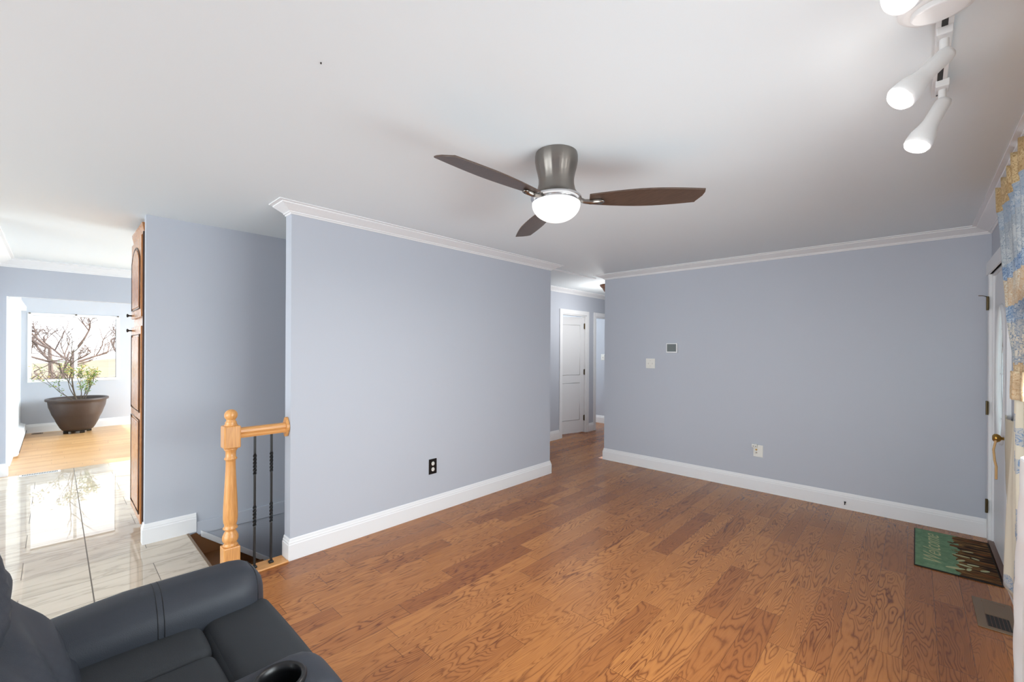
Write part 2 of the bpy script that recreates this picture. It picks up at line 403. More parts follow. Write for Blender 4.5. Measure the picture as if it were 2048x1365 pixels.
sbox('wall_hall_far', WP, -4.21, -3.007, 8.4, 8.5, 0, H)
sbox('floor_hall', 'oak_floor', -4.21, -3.0, 7.4, 8.5, -.12, 0)
sbox('wall_bedroom_left', WP, -7.0, -6.9, 5.3, 7.4, 0, H)
sbox('wall_bedroom_front', WP, -6.9, -4.31, 5.2, 5.3, 0, H)
# right wall with entry door and picture window
wall_with_holes_x('wall_right', XR, XR+.14, -3.2, YB, 0, H, [(4.08, 4.89, 0, 2.05), (.55, 3.25, .45, 2.12)])
wall_with_holes_y('wall_front', -3.3, -3.2, -5.0, .55, 0, H, [(-4.3, -.3, .05, 2.15)])
sbox('wall_left', WP, -7.40, -5.0, -.55, -.43, 0, H)
sbox('wall_dining_left', WP, -5.1, -5.0, -3.2, -.55, 0, H)
# header wall between kitchen and sunroom
wall_with_holes_x('wall_sunroom_opening', -7.50, -7.40, -.43, 3.2, 0, H, [(-.372, 2.6, 0, 2.02)])
wall_with_holes_y('wall_kitchen', 3.2, 3.3, -10.9, -4.22, 0, H, [(-10.4, -7.7, .6, 1.80), (-6.8, -4.6, .95, 2.1)])
sbox('wall_kitchen_right', WP, -4.30, -4.22, .465, 3.2, 0, H)
sbox('wall_sunroom_left', 'ceiling_paint', -10.9, -7.5, -.50, -.385, 0, H)
wall_with_holes_x('wall_sunroom_far', -10.9, -10.8, -.5, 3.2, 0, H, [(-.27, .775, .89, 1.975)])

# baseboards and crown
BP = [(0, 0), (.015, 0), (.015, .106), (.0115, .112), (.0115, .121), (.0075, .128), (.0055, .141), (.003, .147), (0, .147)]
def crownp(d=.062, w=.112):
    return [(0, -d), (.006, -d), (.010, -d*.86), (.018, -d*.83), (.020, -d*.72), (w*.42, -d*.52), (w*.70, -d*.30), (w*.78, -d*.24), (w*.80, -d*.14), (w, -d*.10), (w, 0), (0, 0)]
def crown(name, path, side=1, d=.062, w=.112, m='white_trim'):
    return struct(MB().sweep(crownp(d, w), path, side, H).build(name, m))
def base(name, path, side=1, z=0, m='white_trim'):
    return struct(MB().sweep(BP, path, side, z).build(name, m))
base('baseboard_center', [(-3.225, 1.109), (XA, 1.109), (XA, 3.982), (-3.225, 3.982)])
crown('trim_1', [(-3.225, 1.109), (XA, 1.109), (XA, 3.982), (-3.225, 3.982)])
base('baseboard_back', [(-3.007, 5.4), (-3.007, YB), (.412, YB)])
crown('trim_2', [(-3.007, 5.4), (-3.007, YB), (XR, YB), (XR, -3.2)])
base('baseboard_stairwell', [(XC-.07, .459), (XC, .459), (XC, .771)])
base('baseboard_right', [(XR, 4.02), (XR, -3.2)])
base('baseboard_hall', [(-4.21, 4.9), (-4.21, 5.60)])
base('baseboard_hall_mid', [(-4.21, 6.455), (-4.21, 6.61)])
crown('trim_3', [(-4.21, 4.9), (-4.21, 8.4)])
base('baseboard_hall_end', [(-6.9, 7.4), (-4.32, 7.4)])
base('baseboard_left', [(-5.0, -.43), (-7.40, -.43), (-7.40, -.372), (-7.5, -.372)])
crown('trim_4', [(-5.0, -.43), (-7.40, -.43), (-7.40, 3.2)], d=.095, w=.12)
base('baseboard_sunroom', [(-8.0, -.385), (-10.8, -.385), (-10.8, 3.2)])
struct(MB().box(-3.232, -3.205, 3.99, YB+.1, 2.424, H).build('trim_5', 'white_trim'))
struct(MB().box(-4.15, -4.139, .772, 3.88, -.03, .075).build('trim_6', 'wall_paint', bevel=.003))
struct(MB().prism([(-4.15, .80, .005), (-4.15, .80, -.045), (-4.15, 2.8, -1.625), (-4.15, 2.8, -1.575)], (.022, 0, 0)).build('trim_7', 'white_trim', bevel=.004))
# oak lining of the opening above the stair and its sill
struct(MB().prism([(-4.15, .716, -.02), (-4.15, .716, -.30), (-4.15, 2.8, -1.90), (-4.15, 2.8, -1.63), (-4.15, .80, -.045), (-4.15, .775, -.012)], (.012, 0, 0)).build('trim_8', 'stair_tread'))
struct(MB().box(-4.13, -3.10, .708, .722, -.02, .004).build('trim_9', 'register_tan'))
st = thing('staircase', 'brown stairs going down between the grey walls behind the newel post', 'stairs', (-3.69, .72, -.19))
for i in range(7):
    y = .722+.25*i; z = -.19*(i+1)
    MB().box(-4.138, -3.23, y, y+.275, z-.03, z).build('tread', 'stair_tread', st, bevel=.006)
    MB().box(-4.138, -3.23, y+.25, y+.262, z-.19, z-.031).build('riser', 'stair_tread', st)
struct(MB().box(-4.15, -3.13, .72, 3.88, -2.7, -2.6).build('floor_basement', 'stair_tread'))

# hall doors
def casing_x(name, x, y0, y1, ztop, w=.07, d=.018, sgn=1, m='white_trim', depth=.1):
    """door casing on a wall face x, opening y0..y1"""
    b_ = MB()
    b_.box(x, x+sgn*d, y0-w, y0, 0, ztop+w); b_.box(x, x+sgn*d, y1, y1+w, 0, ztop+w); b_.box(x, x+sgn*d, y0, y1, ztop, ztop+w)
    b_.box(x-sgn*depth, x+sgn*.004, y0, y0+.018, 0, ztop); b_.box(x-sgn*depth, x+sgn*.004, y1-.018, y1, 0, ztop); b_.box(x-sgn*depth, x+sgn*.004, y0, y1, ztop-.018, ztop)
    return struct(b_.build(name, m, bevel=.004))
casing_x('trim_10', -4.21, 5.67, 6.38, 2.045)
casing_x('trim_11', -4.21, 6.68, 7.38, 2.045)
# ajar panel door, hinged at its far jamb
d1 = bpy.data.objects.new('door_1', None); col.objects.link(d1); d1.location = (-4.235, 6.355, .012); struct(d1)
def panel_door(W, Hh, T):
    b_ = MB().box(0, T, -W, 0, 0, Hh)
    return b_
leaf = MB().box(-.035, 0, -.655, 0, 0, 2.0)
lo = leaf.build('leaf', 'white_door', origin=(0, 0, 0), bevel=.002); lo.parent = d1
pn = MB()
for z0, z1 in ((.22, .86), (1.0, 1.86)):
    pn.tube([(0.001, -.56, z0), (0.001, -.10, z0), (0.001, -.10, z1), (0.001, -.56, z1)], .007, 6, True)
po = pn.build('panel_moulding', 'white_door', origin=(0, 0, 0), smooth=True); po.parent = d1
for z in (.2, 1.0, 1.8):
    hb = MB().box(-.002, .004, -.012, .024, z, z+.09); hb.cyl((.008, .004, z-.006), (.008, .004, z+.096), .0065)
    ho = hb.build('hinge', 'old_brass', origin=(0, 0, 0)); ho.parent = d1
d1.rotation_euler = (0, 0, R(-14))

# entry door in the right wall
casing_x('trim_12', XR, 4.08, 4.89, 2.05, w=.085, d=.022, sgn=-1, depth=.12)
struct(MB().box(XR-.03, XR, 3.97, 4.99, 2.05, 2.15).build('trim_13', 'white_trim', bevel=.006))
d2 = bpy.data.objects.new('door_2', None); col.objects.link(d2); d2.location = (.44, 4.48, 0); struct(d2)
def oval(cy, cz, ry, rz, x, n=40): return [(x, cy+ry*math.cos(2*math.pi*i/n), cz+rz*math.sin(2*math.pi*i/n)) for i in range(n)]
DY, DZ, RY, RZ = 4.485, 1.30, .20, .47
b_ = MB(); n_ = 40; ov = oval(DY, DZ, RY, RZ, .437); y0, y1, z0, z1 = 4.10, 4.87, .012, 2.03
rect = []
for i in range(n_):
    a = 2*math.pi*i/n_; c_, s_ = math.cos(a), math.sin(a)
    t = min(((y1-y0)/2)/abs(c_) if abs(c_) > 1e-6 else 9, ((z1-z0)/2)/abs(s_) if abs(s_) > 1e-6 else 9)
    rect.append((.437, (y0+y1)/2+t*c_, (z0+z1)/2+t*s_))
b_.add(ov+rect, [(i, (i+1) % n_, n_+(i+1) % n_, n_+i) for i in range(n_)])
b_.add([(.475, p[1], p[2]) for p in ov+rect], [(i, (i+1) % n_, n_+(i+1) % n_, n_+i) for i in range(n_)])
b_.add(ov+[(.475, p[1], p[2]) for p in ov], [(i, (i+1) % n_, n_+(i+1) % n_, n_+i) for i in range(n_)])
b_.box(.4375, .4745, 4.10, 4.13, .012, 2.03); b_.box(.4375, .4745, 4.84, 4.87, .012, 2.03)
b_.build('leaf', 'white_door', d2)
MB().tube(oval(DY, DZ, RY+.008, RZ+.008, .434), .013, 8, True).build('glass_moulding', 'white_door', d2, smooth=True)
MB().prism(oval(DY, DZ, RY, RZ, .452), (.006, 0, 0)).build('glass', 'frosted_glass', d2)
b_ = MB()
for z in (.98, 1.30, 1.62):
    k = RY*math.sqrt(max(0, 1-((z-DZ)/RZ)**2)); b_.tube([(.449, DY-k, z), (.449, DY+k, z)], .004, 6)
b_.tube(oval(DY, DZ, RY*.6, RZ*.7, .449), .003, 6, True)
b_.build('leading', 'chrome', d2)
kb = MB().lathe([(.026, 0), (.026, .006), (.010, .010), (.010, .032), (.022, .040), (.028, .052), (.026, .064), (.014, .072)], (.437, 4.165, .90), 20, (-1, 0, 0))
kb.build('knob', 'brass', d2, smooth=True)
for z in (.23, .98, 1.78):
    hb = MB().box(.404, .4075, 4.868, 4.905, z, z+.095); hb.cyl((.400, 4.885, z-.006), (.400, 4.885, z+.1), .007)
    hb.build('hinge', 'old_brass', d2)
MB().tube([(.400, 4.885, 1.878), (.375, 4.865, 1.885), (.352, 4.87, 1.888)], .0035, 6).build('hinge_stop', 'nickel', d2)
MB().box(.407, .52, 4.09, 4.88, 0.0, .02).build('threshold', 'bronze', d2)

# ------------------------------------------------------------------ windows
def window_x(name, xf, y0, y1, z0, z1, mull, cas=.045, face=1):
    e = bpy.data.objects.new(name, None); col.objects.link(e); e.location = (xf, (y0+y1)/2, z0); struct(e)
    f = MB()
    a, b2 = xf-face*.08, xf+face*.012
    X0, X1 = min(a, b2), max(a, b2)
    f.box(X0, X1, y0-cas, y0, z0-cas, z1+cas); f.box(X0, X1, y1, y1+cas, z0-cas, z1+cas); f.box(X0, X1, y0, y1, z0-cas, z0); f.box(X0, X1, y0, y1, z1, z1+cas)
    f.build('window_frame', 'white_trim', e, bevel=.004)
    s_ = MB()
    for ym in mull: s_.box(X0+.01, X1-.03, ym-.02, ym+.02, z0, z1)
    s_.build('mullion', 'white_trim', e, bevel=.003)
    ys = [y0]+list(mull)+[y1]
    for a1, b1 in zip(ys[:-1], ys[1:]): MB().box(xf-face*.05-.002, xf-face*.05+.002, a1+.012, b1-.012, z0+.005, z1-.005).build('pane', 'window_glass', e)
    return e
def window_y(name, yf, x0, x1, z0, z1, mull, cas=.05, face=1):
    e = bpy.data.objects.new(name, None); col.objects.link(e); e.location = ((x0+x1)/2, yf, z0); struct(e)
    f = MB(); a, b2 = yf-face*.08, yf+face*.012; Y0, Y1 = min(a, b2), max(a, b2)
    f.box(x0-cas, x0, Y0, Y1, z0-cas, z1+cas); f.box(x1, x1+cas, Y0, Y1, z0-cas, z1+cas); f.box(x0, x1, Y0, Y1, z0-cas, z0); f.box(x0, x1, Y0, Y1, z1, z1+cas)
    f.build('window_frame', 'white_trim', e, bevel=.004)
    for xm in mull: MB().box(xm-.025, xm+.025, Y0+.01, Y1-.03, z0, z1).build('mullion', 'white_trim', e)
    xs = [x0]+list(mull)+[x1]
    for a1, b1 in zip(xs[:-1], xs[1:]): MB().box(a1+.012, b1-.012, yf-face*.05-.002, yf-face*.05+.002, z0+.005, z1-.005).build('pane', 'window_glass', e)
    return e
w1 = window_x('window_1', -10.8, -.27, .775, .89, 1.975, [.255])
bk = MB()
for yy in (-.29, .255, .80): bk.box(-10.79, -10.765, yy-.012, yy+.012, 2.0, 2.022)
bk.build('blind_bracket', 'nickel', w1)
window_x('window_2', XR, .55, 3.25, .45, 2.12, [1.45, 2.35], face=-1)
window_y('fill_window', -3.2, -4.3, -.3, .06, 2.14, [-2.3], face=1)  # unseen window added for the rear fill to shine through
window_y('window_4', 3.2, -6.8, -4.6, .95, 2.1, [-5.7], face=-1)
window_y('window_5', 3.2, -10.4, -7.7, .6, 1.80, [-9.05], face=-1)

# ------------------------------------------------------------------ outside the sunroom
struct(MB().grid(lambda u, v: (-11.2-40*u, -20+44*v, -1.6+u*1.9+.25*math.sin(v*11+u*6)+max(0, (v-.45))*u*3.0), 24, 24).build('ground_outside', 'lawn', smooth=True))
def tree(base_, h, seed, lab):
    rnd = random.Random(seed); b_ = MB()
    def br(p, d, L, r, lv):
        n = 3; pts = [p]; 
        for k in range(n):
            d = (d+Vector((rnd.uniform(-.22, .22), rnd.uniform(-.22, .22), rnd.uniform(-.05, .12)))).normalized(); pts.append(pts[-1]+d*L/n)
        b_.tube(pts, [r*(1-.35*k/n) for k in range(n+1)], 5 if lv < 3 else 3)
        if lv >= 5: return
        for k in range(3):
            q = Vector((rnd.uniform(-1, 1), rnd.uniform(-1, 1), rnd.uniform(-.25, .7))).normalized()
            st_ = pts[rnd.choice([1, 2, 3])] if lv else pts[rnd.choice([2, 3, 3])]
            br(st_, (d*.55+q*.85).normalized(), L*rnd.uniform(.6, .78), r*.6, lv+1)
    br(Vector(base_), Vector((0, 0, 1)), h*.36, h*.022, 0)
    o = b_.build('bare_tree', 'tree_bark', origin=base_); return tag(o, lab, 'tree', 'bare trees outside the sunroom window')
tree((-17.0, -.9, -2.0), 4.6, 3, 'bare tree nearest the left pane of the sunroom window')
tree((-22.5, .3, -1.9), 5.4, 8, 'bare tree behind the sunroom window mullion')
tree((-19.5, 2.7, -1.7), 4.0, 5, 'bare tree at the right edge of the sunroom window view')
tree((-28.0, -1.9, -1.2), 5.5, 11, 'distant bare tree at the far left of the sunroom window view')
tree((-24.5, 3.6, -1.4), 4.2, 14, 'small bare tree beyond the right edge tree outside the sunroom')
tree((-31.0, 2.2, -.9), 5.0, 17, 'distant bare tree behind the right pane of the sunroom window')
tree((-34.0, -.2, -.6), 5.4, 21, 'farthest bare tree seen through the sunroom window')
def shrub(c, r, seed, lab):
    rnd = random.Random(seed); b_ = MB()
    for i in range(900):
        u = Vector((rnd.gauss(0, 1), rnd.gauss(0, 1), rnd.gauss(0, 1))).normalized()*rnd.uniform(.5, 1)
        p = Vector(c)+Vector((u.x*r*1.6, u.y*r*2.0, abs(u.z)*r)); a = Vector((rnd.gauss(0, 1), rnd.gauss(0, 1), rnd.gauss(0, 1))).normalized(); q = a.orthogonal().normalized()
        s_ = .07; b_.add([p+a*s_, p+q*s_*.6, p-a*s_, p-q*s_*.6], [(0, 1, 2, 3)])
    o = b_.build('shrub', 'hedge_leaf', origin=c); return tag(o, lab, 'shrub', 'shrubs outside the sunroom window')
shrub((-15.0, -1.35, -.3), .7, 1, 'grey green shrub low in the left window pane')
shrub((-15.5, 1.25, -.35), .75, 2, 'grey green shrub low in the right window pane')

# ------------------------------------------------------------------ sunroom things
pt = thing('plant_pot', 'large dark brown ribbed plant pot on castors under the sunroom window', 'pot', (-10.36, .27, 0))
PC = (-10.36, .27, 0)
prof = [(.19, .06), (.215, .10), (.25, .18), (.255, .19), (.27, .24), (.30, .31), (.305, .32), (.325, .39), (.345, .45), (.352, .50), (.356, .54), (.385, .555), (.385, .585), (.37, .592), (.345, .585), (.34, .53)]
MB().lathe(prof, PC, 40, capb=False).build('bowl', 'pot_clay', pt, smooth=True)
MB().lathe([(.335, .50), (.337, .545)], PC, 32).build('soil', 'soil', pt)
MB().lathe([(.17, .04), (.18, .055), (.18, .062)], PC, 24).build('saucer', 'black_plastic', pt)
for a in (20, 110, 200, 290):
    cx, cy = PC[0]+.15*math.cos(R(a)), PC[1]+.15*math.sin(R(a))
    MB().cyl((cx-.012, cy-.03, .026), (cx-.012, cy+.03, .026), .026).build('castor', 'black_plastic', pt, smooth=False)
pl = thing('potted_shrub', 'straggly shrub with bare twigs and yellow green leaves growing in the dark pot', 'plant', (-10.36, .27, .545))
rnd = random.Random(5); tw = MB(); lg = MB(); lc = MB()
def stem(p, d, L, r, lv, leaf):
    pts = [Vector(p)]; n = 4
    for k in range(n):
        d = (d+Vector((rnd.uniform(-.15, .15), rnd.uniform(-.2, .2), rnd.uniform(-.05, .15)))).normalized(); pts.append(pts[-1]+d*L/n)
    tw.tube(pts, [r*(1-.6*k/n) for k in range(n+1)], 5)
    if lv < 2:
        for k in range(4): stem(pts[rnd.randint(1, 4)], (d+Vector((rnd.uniform(-.5, .5), rnd.uniform(-.9, .9), rnd.uniform(-.2, .5)))).normalized(), L*.45, r*.5, lv+1, leaf)
    if leaf and lv >= 1:
        for k in range(leaf):
            c = pts[rnd.randint(2, 4)]+Vector((rnd.gauss(0, .03), rnd.gauss(0, .03), rnd.gauss(0, .025))); a = Vector((rnd.gauss(0, 1), rnd.gauss(0, 1), rnd.gauss(0, .6))).normalized()*.020; q_ = a.orthogonal().normalized()*.009
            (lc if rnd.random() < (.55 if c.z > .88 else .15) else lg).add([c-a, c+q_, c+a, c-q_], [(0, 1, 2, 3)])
P0 = Vector((-10.36, .25, .548))
stem(P0, Vector((0, -.30, .95)), .80, .013, 0, 0)
stem(P0+Vector((0, .05, 0)), Vector((0, .1, .98)), .42, .008, 0, 9)
stem(P0+Vector((.03, .10, 0)), Vector((0, .30, .85)), .42, .008, 0, 9)
stem(P0+Vector((-.03, .02, 0)), Vector((0, -.35, .75)), .42, .008, 0, 3)
stem(P0+Vector((0, -.03, 0)), Vector((0, -.9, .55)), .44, .008, 0, 4)
stem(P0+Vector((0, .07, 0)), Vector((0, .5, .7)), .34, .007, 0, 8)
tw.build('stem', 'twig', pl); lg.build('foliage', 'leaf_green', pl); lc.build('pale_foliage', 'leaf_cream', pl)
hb = thing('baseboard_heater', 'low white baseboard heater along the left wall of the sunroom', 'heater', (-9.6, -.36, 0))
MB().prism([(-10.70, -.385, .02), (-10.70, -.325, .03), (-10.70, -.315, .06), (-10.70, -.325, .17), (-10.70, -.385, .20)], (2.2, 0, 0)).build('cover', 'white_trim', hb)
MB().box(-10.68, -8.52, -.3215, -.314, .055, .075).build('slot', 'dark_slot', hb)
MB().box(-10.703, -10.70, -.38, -.33, .03, .18).build('end_cap', 'white_trim', hb)
hr = MB().box(-10.3, -8.0, -.385, -.31, 2.02, 2.085); hr = hr.build('blind_headrail', 'white_trim', origin=(-9.15, -.35, 2.02), bevel=.006)
tag(hr, 'white blind headrail high on the left wall of the sunroom', 'headrail')
# kitchen floor register and sunroom register
def register(name, x0, x1, y0, y1, lab, mf, n, along='y', m_slot='dark_slot', grp=None):
    e = thing(name, lab, 'floor vent', ((x0+x1)/2, (y0+y1)/2, 0), grp)
    MB().box(x0, x1, y0, y1, 0, .005).build('frame', mf, e, bevel=.002)
    s_ = MB()
    for i in range(n):
        if along == 'y': a = y0+.02+(y1-y0-.04)*(i+.15)/n; b2 = a+(y1-y0-.04)/n*.62; s_.box(x0+.018, x1-.018, a, b2, .0045, .0058)
        else: a = x0+.012+(x1-x0-.024)*(i+.15)/n; b2 = a+(x1-x0-.024)/n*.62; s_.box(a, b2, y0+.02, y1-.02, .0045, .0058)
    s_.build('slot', m_slot, e); return e
register('floor_register', -7.345, -7.245, -.27, .05, 'white slotted floor vent where the tile meets the sunroom floor', 'white_trim', 22)
register('floor_register', -10.72, -10.60, -.26, -.13, 'small brown floor vent beside the sunroom heater', 'register_tan', 5)

# ------------------------------------------------------------------ pantry cabinet
cb = thing('pantry_cabinet', 'tall oak pantry cabinet with arched upper door beside the stair wall', 'cabinet', (-4.55, .75, 0))
X0, X1, YF = -4.86, -4.235, .462
MB().box(X0, X1, YF, 1.05, .09, 2.33).build('body', 'cabinet_oak', cb)
MB().box(X0+.02, X1, YF+.06, 1.05, 0, .09).build('toe_kick', 'white_trim', cb)
MB().sweep([(0, 0), (.004, 0), (.014, .05), (.016, .07), (0, .07)], [(X0, YF), (X1, YF)], 1, 2.33).build('cornice', 'cabinet_oak', cb)
def cab_door(z0, z1, arch, midrail=None):
    d = MB().box(X0+.02, X1-.02, YF-.019, YF, z0, z1).build('door', 'cabinet_oak', cb, bevel=.004)
    xs0, xs1 = X0+.075, X1-.075; P = []
    segs = [(z0+.065, z1-.065)] if midrail is None else [(z0+.065, midrail-.03), (midrail+.03, z1-.065)]
    for a, c in segs:
        pts = [(xs0, YF-.020, a), (xs1, YF-.020, a)]
        if arch:
            for k in range(11):
                t = k/10; x = xs1+(xs0-xs1)*t; pts.append((x, YF-.020, c-.10+.10*math.sin(math.pi*t)**.8))
        else: pts += [(xs1, YF-.020, c), (xs0, YF-.020, c)]
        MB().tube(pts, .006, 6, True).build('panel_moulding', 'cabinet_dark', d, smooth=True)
        cx = (xs0+xs1)/2; cz = (a+c)/2
        inn = [(cx+(p[0]-cx)*.84, YF-.019, cz+(p[2]-cz)*(.94)) for p in pts]
        MB().prism(inn, (0, -.006, 0)).build('raised_panel', 'cabinet_oak', d, bevel=.003)
    return d
cab_door(1.69, 2.31, True); cab_door(.12, 1.62, False, .93)
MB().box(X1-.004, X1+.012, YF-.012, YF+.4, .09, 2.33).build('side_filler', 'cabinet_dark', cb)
for z in (1.72, 1.595):
    MB().lathe([(.006, 0), (.006, .018), (.014, .024), (.015, .03), (.008, .034)], (X0+.045, YF-.019, z), 16, (0, -1, 0)).build('knob', 'black_iron', cb, smooth=True)

# ------------------------------------------------------------------ newel, rail, balusters
NX, NY = -3.17, .768
struct(MB().box(-3.235, -3.105, .716, 1.094, -.12, .006).box(-3.123, -3.097, .716, 1.094, .0, .012).build('trim_14', 'honey_oak_rail', bevel=.003))
nw = thing('newel_post', 'turned honey oak newel post with ball top at the stair head', 'post', (NX, NY, .006))
MB().box(NX-.046, NX+.046, NY-.046, NY+.046, .006, .20).build('base_block', 'honey_oak', nw, bevel=.006)
pr = [(.040, .20), (.043, .206), (.036, .215), (.034, .222), (.041, .232), (.045, .245), (.044, .262), (.036, .282), (.029, .295), (.030, .302), (.040, .310), (.041, .316), (.034, .325), (.033, .335),
      (.038, .35), (.0405, .38), (.0395, .44), (.036, .52), (.031, .62), (.0275, .70), (.027, .735), (.029, .745), (.035, .750), (.035, .757), (.029, .764), (.0285, .79), (.030, .803), (.037, .811), (.038, .818), (.035, .823)]
MB().lathe(pr, (NX, NY, 0), 28).build('turning', 'honey_oak', nw, smooth=True)
MB().box(NX-.046, NX+.046, NY-.046, NY+.046, .822, .963).build('top_block', 'honey_oak', nw, bevel=.008)
bl = [(.036, .961), (.036, .970), (.031, .976), (.033, .982), (.028, .990), (.0245, .997)]
import math as _m
for k in range(1, 13):
    a = -1.0+(_m.pi/2+1.0)*k/12; bl.append((max(.0005, .037*_m.cos(a)), 1.029+.037*_m.sin(a)))
MB().lathe(bl, (NX, NY, 0), 28).build('ball_finial', 'honey_oak', nw, smooth=True)
rl = thing('handrail', 'short honey oak handrail from the newel post to the wall end', 'handrail', (NX, .95, .875))
rp = [(-.028, 0), (.028, 0), (.031, .012), (.024, .022), (.030, .036), (.029, .05), (.020, .060), (0, .064), (-.020, .060), (-.029, .05), (-.030, .036), (-.024, .022), (-.031, .012)]
MB().prism([(NX+a, NY+.046, .880+c) for a, c in rp], (0, 1.087-NY-.046, 0)).build('rail', 'honey_oak_rail', rl)
MB().prism([(NX+.040*_m.cos(t*_m.pi/12)*(1+.10*_m.cos(t*_m.pi/3)), 1.108, .913+.062*_m.sin(t*_m.pi/12)*(1+.10*_m.cos(t*_m.pi/3))) for t in range(24)], (0, -.022, 0)).build('rosette', 'honey_oak', rl, bevel=.004)
for i, (by, lab) in enumerate(((.905, 'black twisted iron baluster nearer the newel post'), (1.005, 'black twisted iron baluster nearer the wall end'))):
    b_ = MB(); N = 90; hw = .0062; vs = []; z0, z1 = .006, .882
    for k in range(N+1):
        z = z0+(z1-z0)*k/N; tw_ = 0
        for a, c in ((.28, .42), (.62, .76)):
            t = min(1, max(0, (z-a)/(c-a))); tw_ += t*2*_m.pi*1.5
        sc = 1.0
        for a, c in ((.28, .42), (.62, .76)):
            if a < z < c: sc = 1.28
        for j in range(4):
            an = _m.pi/4+j*_m.pi/2+tw_; vs.append((NX+hw*sc*1.41*_m.cos(an), by+hw*sc*1.41*_m.sin(an), z))
    b_.add(vs, [(k*4+j, k*4+(j+1) % 4, (k+1)*4+(j+1) % 4, (k+1)*4+j) for k in range(N) for j in range(4)]+[(3, 2, 1, 0), (N*4, N*4+1, N*4+2, N*4+3)])
    e = thing('baluster', lab, 'baluster', (NX, by, .006), 'iron balusters under the short handrail')
    b_.build('bar', 'black_iron', e)
    MB().box(NX-.014, NX+.014, by-.014, by+.014, .006, .020).build('shoe', 'black_iron', e, bevel=.003)

# ------------------------------------------------------------------ ceiling fan
FX, FY = -1.316, 1.718
fn = thing('ceiling_fan', 'brushed nickel ceiling fan with three brown blades and a white glass light', 'ceiling fan', (FX, FY, H))
FC = (FX, FY, 0)
MB().lathe([(.104, H-.001), (.107, 2.425), (.107, 2.40), (.102, 2.37), (.094, 2.34), (.0885, 2.31), (.089, 2.285), (.096, 2.255), (.107, 2.235), (.121, 2.222), (.121, 2.218)], FC, 64).build('motor_housing', 'nickel', fn, smooth=False, auto=40)
MB().lathe([(.124, 2.222), (.127, 2.219), (.127, 2.211), (.121, 2.208), (.108, 2.206), (.108, 2.193), (.117, 2.190), (.117, 2.182)], FC, 64).build('trim_ring', 'chrome', fn, auto=40)
bw = [(.112, 2.196), (.1205, 2.190)]
for k in range(1, 13):
    a = k/12*_m.pi/2; bw.append((max(.001, .1205*_m.cos(a)), 2.186-.088*_m.sin(a)))
MB().lathe(bw, FC, 48).build('glass_bowl', 'lamp_glass', fn, smooth=True)
tips = [(-.762, 2.12), (-1.334, 1.054), (-2.038, 2.215)]
angs = []
import itertools
a0 = [_m.atan2(t[1]-FY, t[0]-FX) for t in tips]
for a in a0:
    u = Vector((_m.cos(a), _m.sin(a), 0)); v = Vector((-_m.sin(a), _m.cos(a), 0)); zc = 2.206; pitch = R(-12)
    L0, L1 = .165, .70
    top = []
    N = 24; wv = []
    for k in range(N+1):
        t = k/N; wdt = .043+.032*_m.sin(min(1, t/.55)*_m.pi/2) if t < .55 else .075-.022*((t-.55)/.45)**1.6
        wv.append((L0+(L1-L0)*t, wdt))
    outline = [(s_, -w_) for s_, w_ in wv]+[(L1+.004, -.03), (L1-.012+.012, .0), (L1-.02, .046)]+[(s_, w_) for s_, w_ in reversed(wv[:-1])]
    pts = [Vector(FC)+u*s_+v*(w_*_m.cos(pitch))+Vector((0, 0, zc+w_*_m.sin(pitch)-.0035)) for s_, w_ in outline]
    MB().prism(pts, (0, 0, .007)).build('blade', 'blade_walnut', fn, bevel=.0015)
    ir = MB(); pts = [Vector(FC)+u*.105+Vector((0, 0, 2.212)), Vector(FC)+u*.14+Vector((0, 0, 2.196)), Vector(FC)+u*.17+Vector((0, 0, 2.193)), Vector(FC)+u*.225+Vector((0, 0, 2.196))]
    ir.tube(pts, [.012, .011, .013, .015], 10)
    ir.lathe([(.017, 0), (.017, .006), (.012, .009)], Vector(FC)+u*.222+Vector((0, 0, 2.196)), 14, (0, 0, -1))
    ir.build('blade_arm', 'nickel', fn, smooth=True)
pl_ = bpy.data.lights.new('fan_lamp', 'AREA'); pl_.shape = 'DISK'; pl_.size = .20; pl_.energy = 12; pl_.color = (1, .96, .9)
plo = bpy.data.objects.new('fan_lamp', pl_); col.objects.link(plo); plo.location = (FX, FY, 2.09)

# ------------------------------------------------------------------ track light
tk = thing('track_light', 'white ceiling track light with round canopy and three spot heads', 'track light', (.055, 1.67, H))
MB().box(.040, .078, 1.05, 2.27, H-.022, H).build('track', 'lamp_white', tk, bevel=.002)
MB().box(.052, .066, 1.06, 2.26, H-.0235, H-.0215).build('channel', 'dark_slot', tk)
MB().lathe([(.088, H), (.088, H-.014), (.080, H-.022), (.072, H-.024)], (.045, 1.675, 0), 48).build('canopy', 'lamp_white', tk, auto=40)
MB().prism([(.045+.060*_m.cos(t*_m.pi/18), 1.675+.045*_m.sin(t*_m.pi/18), H-.040) for t in range(36)], (0, 0, .02)).build('canopy_cover', 'lamp_white', tk, bevel=.004)
heads = [((.059, 1.82, 2.345), (-.041, 1.77, 2.232)), ((.066, 2.17, 2.345), (-.002, 2.135, 2.20)), ((.059, 1.38, 2.345), (-.030, 1.262, 2.24))]
